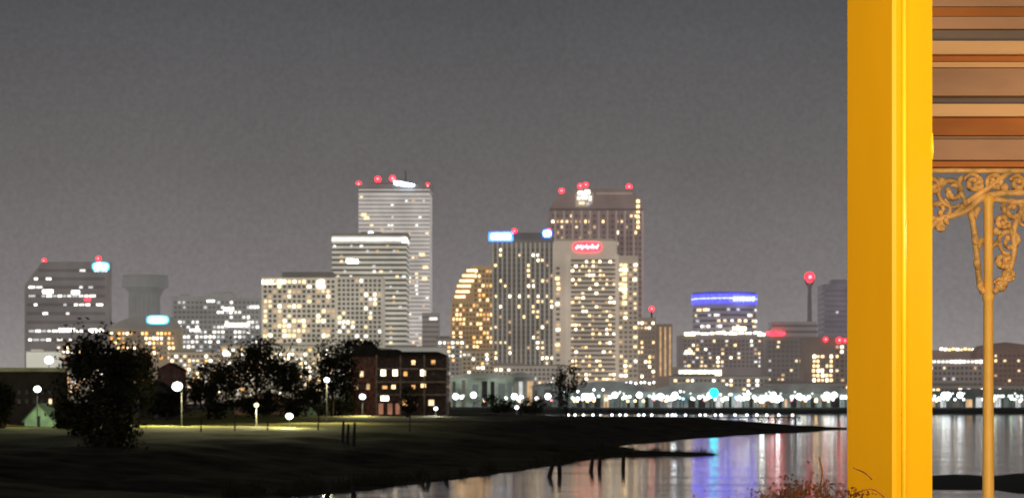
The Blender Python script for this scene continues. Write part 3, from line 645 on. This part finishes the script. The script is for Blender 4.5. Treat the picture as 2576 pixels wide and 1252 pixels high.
# ------------------------------------------------------------------ porch: yellow post
yel=mat('yellow_paint',(.9,.45,.004),.45,var=.07,scale=3,stretch=(1,1,.2),bump=.08)
yel2=mat('bright_yellow_bead',(.9,.62,.03),.3,var=.06,scale=6)  # lighter yellow paints the highlight strip of the post
a=math.radians(49.22); sd_=.2114
cxp=Vector((X(2250,6.87),6.87,0))
ul=Vector((-math.cos(a),math.sin(a),0)); ur=Vector((math.sin(a),math.cos(a),0))
t=thing('porch_post','thick bright yellow square porch post at the right of the view','post',(cxp.x,cxp.y+.15,6.3))
def sq(mb,c,s,z0,z1,ch=.01,groove=None):
    q=[c+ur*ch]
    if groove:
        g0,g1,gd=groove; q+=[c+ur*g0,c+ur*(g0+.004)+ul*gd,c+ur*(g1-.004)+ul*gd,c+ur*g1]
    q+=[c+ur*(s-ch), c+ur*s+ul*ch, c+ur*s+ul*(s-ch), c+ur*(s-ch)+ul*s, c+ur*ch+ul*s, c+ul*(s-ch), c+ul*ch]
    n=len(q); return mb.add([(p.x,p.y,z0) for p in q]+[(p.x,p.y,z1) for p in q],[tuple(range(n))[::-1],tuple(range(n,2*n))]+[(i,(i+1)%n,(i+1)%n+n,i+n) for i in range(n)])
sq(MB(),cxp,sd_,6.3,10.4,.01,(.035,.075,.01)).build('shaft',yel,t)
sq(MB(),cxp-(ul+ur)*.03,sd_+.06,6.302,6.55).build('base',yel,t)
bp=cxp+ur*.056+ul*.006
MB().tube([(bp.x,bp.y,6.56),(bp.x,bp.y,10.39)],.009,12).build('bead',yel2,t,True)
hp=cxp+ur*(sd_-.012)
MB().tube([(hp.x,hp.y,Z(402,7)),(hp.x,hp.y-.002,Z(370,7)),(hp.x,hp.y,Z(335,7))],[.004,.006,.004],10).build('hinge',yel2,t,True)
ep=cxp+ul*(sd_+.001)+ur*.02
MB().tube([(ep.x,ep.y,6.56),(ep.x,ep.y,10.39)],.005,8).build('edge_trim',mat('edge_red',(.18,.04,.02),.7),t,True)

# neighbouring porch with boards and ironwork
YB=11.0
t=thing('porch','neighbouring porch with pinkish and cream boards, thin column and gold lace brackets','porch',(X(2485,YB),YB,6.3))
tan=mat('pinkish_board',(.45,.265,.175),.6,var=.3,scale=3,stretch=(.3,1,1)); cream=mat('cream_board',(.70,.43,.23),.5,var=.2,scale=3,stretch=(.3,1,1)); rust=mat('rust_board',(.44,.16,.045),.7,var=.35,scale=3,stretch=(.3,1,1)); greyb=mat('grey_board',(.19,.155,.145),.7,var=.3,scale=3,stretch=(.3,1,1))
x0b=X(2316,YB); x1b=x0b+2.2
for yt,yb_,m,o0_,o1_ in ((-90,-30,tan,.0,.05),(-30,16,tan,-.01,.02),(16,42,rust,.02,.015),(42,72,tan,.0,.02),(72,104,greyb,.045,.03),(104,138,cream,-.02,-.012),(138,156,rust,.03,.03),(156,170,cream,.0,.01),(170,242,tan,.02,-.005),(242,262,greyb,.045,.03),(262,294,cream,-.02,-.012),(294,340,rust,.03,.02),(340,350,tan,.025,.01),(350,404,tan,.0,-.02),(404,420,rust,.015,.015)):
    MB().prismx([(YB+.16,Z(yb_,YB)),(YB+o1_,Z(yb_-1,YB)),(YB+o0_,Z(yt+1,YB)),(YB+.16,Z(yt,YB))],x0b,x1b).build('board',m,t)
iron=mat('gold_iron',(.66,.40,.15),.45,var=.4,scale=14); colm=mat('column_paint',(.88,.52,.11),.4,var=.1,scale=4)
def Pq(px,py,dy=0): return (X(px,YB),YB+dy,Z(py,YB))
cxx=X(2486,YB)
c_=MB(); kk=YB/F
c_.lathe(cxx,YB,[(30*kk,6.3),(30*kk,6.6),(17*kk,6.62),(13*kk,Z(900,YB)),(12*kk,Z(760,YB)),(15*kk,Z(752,YB)),(15*kk,Z(742,YB)),(11*kk,Z(735,YB)),(12*kk,Z(520,YB)),(16*kk,Z(500,YB)),(9*kk,Z(488,YB))],16).build('column',colm,t,True)
def spiral(mb,cx,cy,r0,r1,a0,turns,rad=7.5,n=34):
    pts=[]
    for i in range(n+1):
        u=i/n; a_=math.radians(a0)+u*turns*2*math.pi; rr=r0+(r1-r0)*u; pts.append(Pq(cx+rr*math.cos(a_),cy+rr*math.sin(a_),.01*math.sin(i)))
    mb.tube(pts,[rad*kk*(.5+.5*math.sin(math.pi*i/n)) for i in range(n+1)],7); mb.ball(pts[-1],rad*kk*1.1,8,6)
def arc(mb,pts,rad=7.5):
    out=[]
    P=[Vector((a_,b_,0)) for a_,b_ in pts]; P=[P[0]*2-P[1]]+P+[P[-1]*2-P[-2]]
    for i in range(1,len(P)-2):
        for s_ in range(8):
            u=s_/8; p0,p1,p2,p3=P[i-1:i+3]
            q=.5*((2*p1)+(p2-p0)*u+(2*p0-5*p1+4*p2-p3)*u*u+(3*p1-p0-3*p2+p3)*u**3); out.append(Pq(q.x,q.y))
    out.append(Pq(*pts[-1])); mb.tube(out,rad*kk,7)
def leafy(mb,px,py,ang,l=22,f=1.0):          # small cast acanthus leaf
    a_=math.radians(ang); dx,dy=math.cos(a_),math.sin(a_); pts=[Pq(px+dx*l*u-dy*l*.25*math.sin(u*2.6),py+dy*l*u+dx*l*.25*math.sin(u*2.6),-.012) for u in (0,.25,.5,.75,1)]
    mb.tube(pts,[4*kk*f,8*kk*f,7.5*kk*f,5*kk*f,1.5*kk],7)
rr_=random.Random(8)
lb=MB()
arc(lb,[(2300,430),(2420,429),(2640,430)],7)
arc(lb,[(2330,580),(2362,552),(2404,540),(2440,524),(2466,500),(2520,486),(2640,486)],9); arc(lb,[(2400,540),(2436,505),(2490,470),(2540,432)],8)
for c4 in ((2394,482,40,10,60,1.4),(2448,460,24,8,200,1.3),(2502,458,22,8,120,1.3),(2360,528,32,9,300,1.3),(2346,470,26,8,100,1.3),(2366,568,11,4,0,1.1),(2560,460,20,7,200,1.3)): spiral(lb,*c4)
for i in range(15): leafy(lb,rr_.uniform(2345,2540),rr_.uniform(438,486),rr_.uniform(0,360),rr_.uniform(14,26))
for px,py,an in ((2352,545,120),(2378,545,60),(2425,520,250)): leafy(lb,px,py,an,22)
arc(lb,[(2440,516),(2450,580),(2458,650),(2464,712),(2474,738)],8)
for px,py,an in ((2446,530,80),(2454,590,75),(2460,650,80),(2468,705,80),(2464,520,100),(2470,600,95)): leafy(lb,px,py,an,30,1.2)
lb.build('bracket',iron,t,True)
rb=MB()
arc(rb,[(2500,735),(2528,704),(2550,640),(2552,570),(2586,500)],8); arc(rb,[(2500,500),(2560,508),(2640,496)],8)
for c4 in ((2548,528,28,9,180,1.3),(2522,556,18,6,0,1.2),(2540,606,32,9,90,1.4),(2538,690,16,6,30,1.3),(2516,716,16,6,200,1.2),(2582,544,24,8,100,1.3),(2522,655,20,7,270,1.3),(2610,524,22,8,60,1.3)): spiral(rb,*c4)
for i in range(10): leafy(rb,rr_.uniform(2508,2552),rr_.uniform(505,705),rr_.uniform(0,360),rr_.uniform(14,26))
rb.build('bracket',iron,t,True)
struct(MB().box(-2.5,6,-2.5,12.2,1.5,6.3).build('porch_floor',mat('porch_boards',(.22,.2,.18),.8,scale=2)))
# lanterns just outside the view
def lantern(label,loc,power,col):
    t=thing('porch_lantern',label,'lantern',loc); x,y,z=loc
    MB().lathe(x,y,[(.03,z+.5),(.03,z+.2),(.13,z+.17),(.14,z+.15)],8).build('cap',POLE,t)
    MB().lathe(x,y,[(.08,z-.15),(.11,z+.14)],8).build('lamp_glass',glow('lantern_glass',(1,.7,.3),12),t)
    MB().tube([(x,y,z+.5),(x,y,z+.9)],.015).build('hanger',POLE,t)
    l=bpy.data.lights.new('bulb','POINT'); l.energy=power; l.color=col; l.shadow_soft_size=.12
    o=bpy.data.objects.new('bulb',l); COL.objects.link(o); o.parent=t; o.location=(0,0,-.3)
lantern('hanging porch lantern lighting the yellow post',(2.1,4.2,9.3),500,(1,.79,.42))
lantern('added unseen hanging lantern brightening the neighbouring porch boards',(3.0,8.3,9.0),115,(1,.67,.37))  # added lamp out of view, put in to brighten the boards

# ------------------------------------------------------------------ rust-brown shrub below the post
lf_m=mat('rust_leaf',(.09,.03,.012),.85,var=.6,scale=9,spec=.03); tw_m=mat('twig',(.07,.027,.012),.85,scale=8); tn_m=mat('tendril_stem',(.32,.10,.02),.7,scale=8)
rnd=random.Random(5); bx=X(2000,6.6); t=thing('shrub','rust brown leafy shrub at the foot of the yellow post','shrub',(bx,6.5,6.3))
tw=MB(); lf=MB()
for i in range(190):
    px=1985+rnd.gauss(0,1)*120; px=max(1740,min(2170,px)); top=1256-math.exp(-((px-2050)/130)**2)*52+rnd.uniform(-6,18)
    if 2035<px<2075 and rnd.random()<.3: top-=26
    Y=rnd.uniform(6.1,6.72); e=Vector((X(px,Y),Y,Z(top,Y))); b0=Vector((bx+rnd.uniform(-.12,.14),6.45+rnd.uniform(-.1,.1),6.3)); mid=b0.lerp(e,.6)+Vector((rnd.uniform(-.05,.05),0,.04))
    tw.tube([b0,b0.lerp(mid,.5)+Vector((0,0,.04)),mid,mid.lerp(e,.6)+Vector((0,0,.01)),e],[.009,.007,.004,.0015,.0006],5)
    for j in range(60):
        u=rnd.uniform(.3,1.0); q=mid.lerp(e,(u-.3)/.7)+Vector((rnd.gauss(0,.03),rnd.gauss(0,.024),rnd.gauss(-.012,.018)))
        d=Vector((rnd.gauss(0,1),rnd.gauss(0,1),rnd.gauss(-.1,.6))).normalized(); v=d.orthogonal().normalized(); l=rnd.uniform(.006,.016)
        lf.add([q,q+d*l*.5+v*l*.35,q+d*l,q+d*l*.5-v*l*.35],[(0,1,2,3)])
tw.build('stem',tw_m,t); lf.build('foliage',lf_m,t)
vn=MB()
def smooth(pts):
    P=[Vector((a_,b_,0)) for a_,b_ in pts]; P=[P[0]*2-P[1]]+P+[P[-1]*2-P[-2]]; out=[]
    for i in range(1,len(P)-2):
        for s_ in range(6):
            u=s_/6; p0,p1,p2,p3=P[i-1:i+3]; q=.5*((2*p1)+(p2-p0)*u+(2*p0-5*p1+4*p2-p3)*u*u+(3*p1-p0-3*p2+p3)*u**3); out.append((q.x,q.y))
    return out+[pts[-1]]
for pts in ([(2130,1265),(2152,1240),(2190,1228),(2222,1246),(2228,1270)],[(2060,1262),(2068,1200),(2060,1150)],[(2148,1176),(2172,1186),(2192,1204)]):
    sp=smooth(pts); vn.tube([(X(a_,6.6),6.6+.02*math.sin(i*.5),Z(b_,6.6)) for i,(a_,b_) in enumerate(sp)],.0026,6)
vn.build('tendril',tn_m,t,True)
flush()

# ------------------------------------------------------------------ world, moon-weak sun, camera
W=bpy.data.worlds.new('World'); S.world=W; W.use_nodes=True; nt=W.node_tree; N=nt.nodes; L=nt.links
bg=N['Background']; tc=N.new('ShaderNodeTexCoord'); sx=N.new('ShaderNodeSeparateXYZ'); L.new(tc.outputs['Generated'],sx.inputs[0])
mr=N.new('ShaderNodeMapRange'); mr.inputs['From Min'].default_value=0; mr.inputs['From Max'].default_value=.25; L.new(sx.outputs['Z'],mr.inputs['Value'])
cr=N.new('ShaderNodeValToRGB'); L.new(mr.outputs['Result'],cr.inputs['Fac'])
E=cr.color_ramp.elements; E[0].position=0; E[0].color=(*lin((152,146,145)),1); E[1].position=1; E[1].color=(*lin((68,70,72)),1)
for p_,c in ((.18,(128,123,122)),(.42,(105,101,101)),(.72,(83,83,85))):
    e=E.new(p_); e.color=(*lin(c),1)
nz=N.new('ShaderNodeTexNoise'); nz.inputs['Scale'].default_value=9; nz.inputs['Detail'].default_value=3; L.new(tc.outputs['Generated'],nz.inputs['Vector'])
n3=N.new('ShaderNodeTexNoise'); n3.inputs['Scale'].default_value=420; n3.inputs['Detail'].default_value=2; L.new(tc.outputs['Generated'],n3.inputs['Vector'])
m1=N.new('ShaderNodeMapRange'); m1.inputs['To Min'].default_value=.88; m1.inputs['To Max'].default_value=1.12; L.new(nz.outputs['Fac'],m1.inputs['Value'])
m2=N.new('ShaderNodeMapRange'); m2.inputs['To Min'].default_value=.84; m2.inputs['To Max'].default_value=1.16; L.new(n3.outputs['Fac'],m2.inputs['Value'])
mm=N.new('ShaderNodeMath'); mm.operation='MULTIPLY'; L.new(m1.outputs[0],mm.inputs[0]); L.new(m2.outputs[0],mm.inputs[1])
L.new(cr.outputs['Color'],bg.inputs['Color']); L.new(mm.outputs[0],bg.inputs['Strength'])
sl=bpy.data.lights.new('sun','SUN'); sl.energy=.3; sl.angle=math.radians(8); sl.color=(1,.93,.84)
so=bpy.data.objects.new('sun',sl); COL.objects.link(so); so.rotation_euler=(math.radians(76),0,math.radians(-28))
S.view_settings.view_transform='Standard'; S.view_settings.look='None'
cam=bpy.data.cameras.new('camera'); co=bpy.data.objects.new('camera',cam); COL.objects.link(co); S.camera=co
co.location=(0,0,CZ); co.rotation_euler=(math.pi/2,0,0); cam.sensor_width=36; cam.lens=36*F/2576; cam.shift_y=(HY-626)/2576
cam.clip_start=.1; cam.clip_end=30000
cam.dof.use_dof=True; cam.dof.focus_distance=9.0; cam.dof.aperture_fstop=8.5
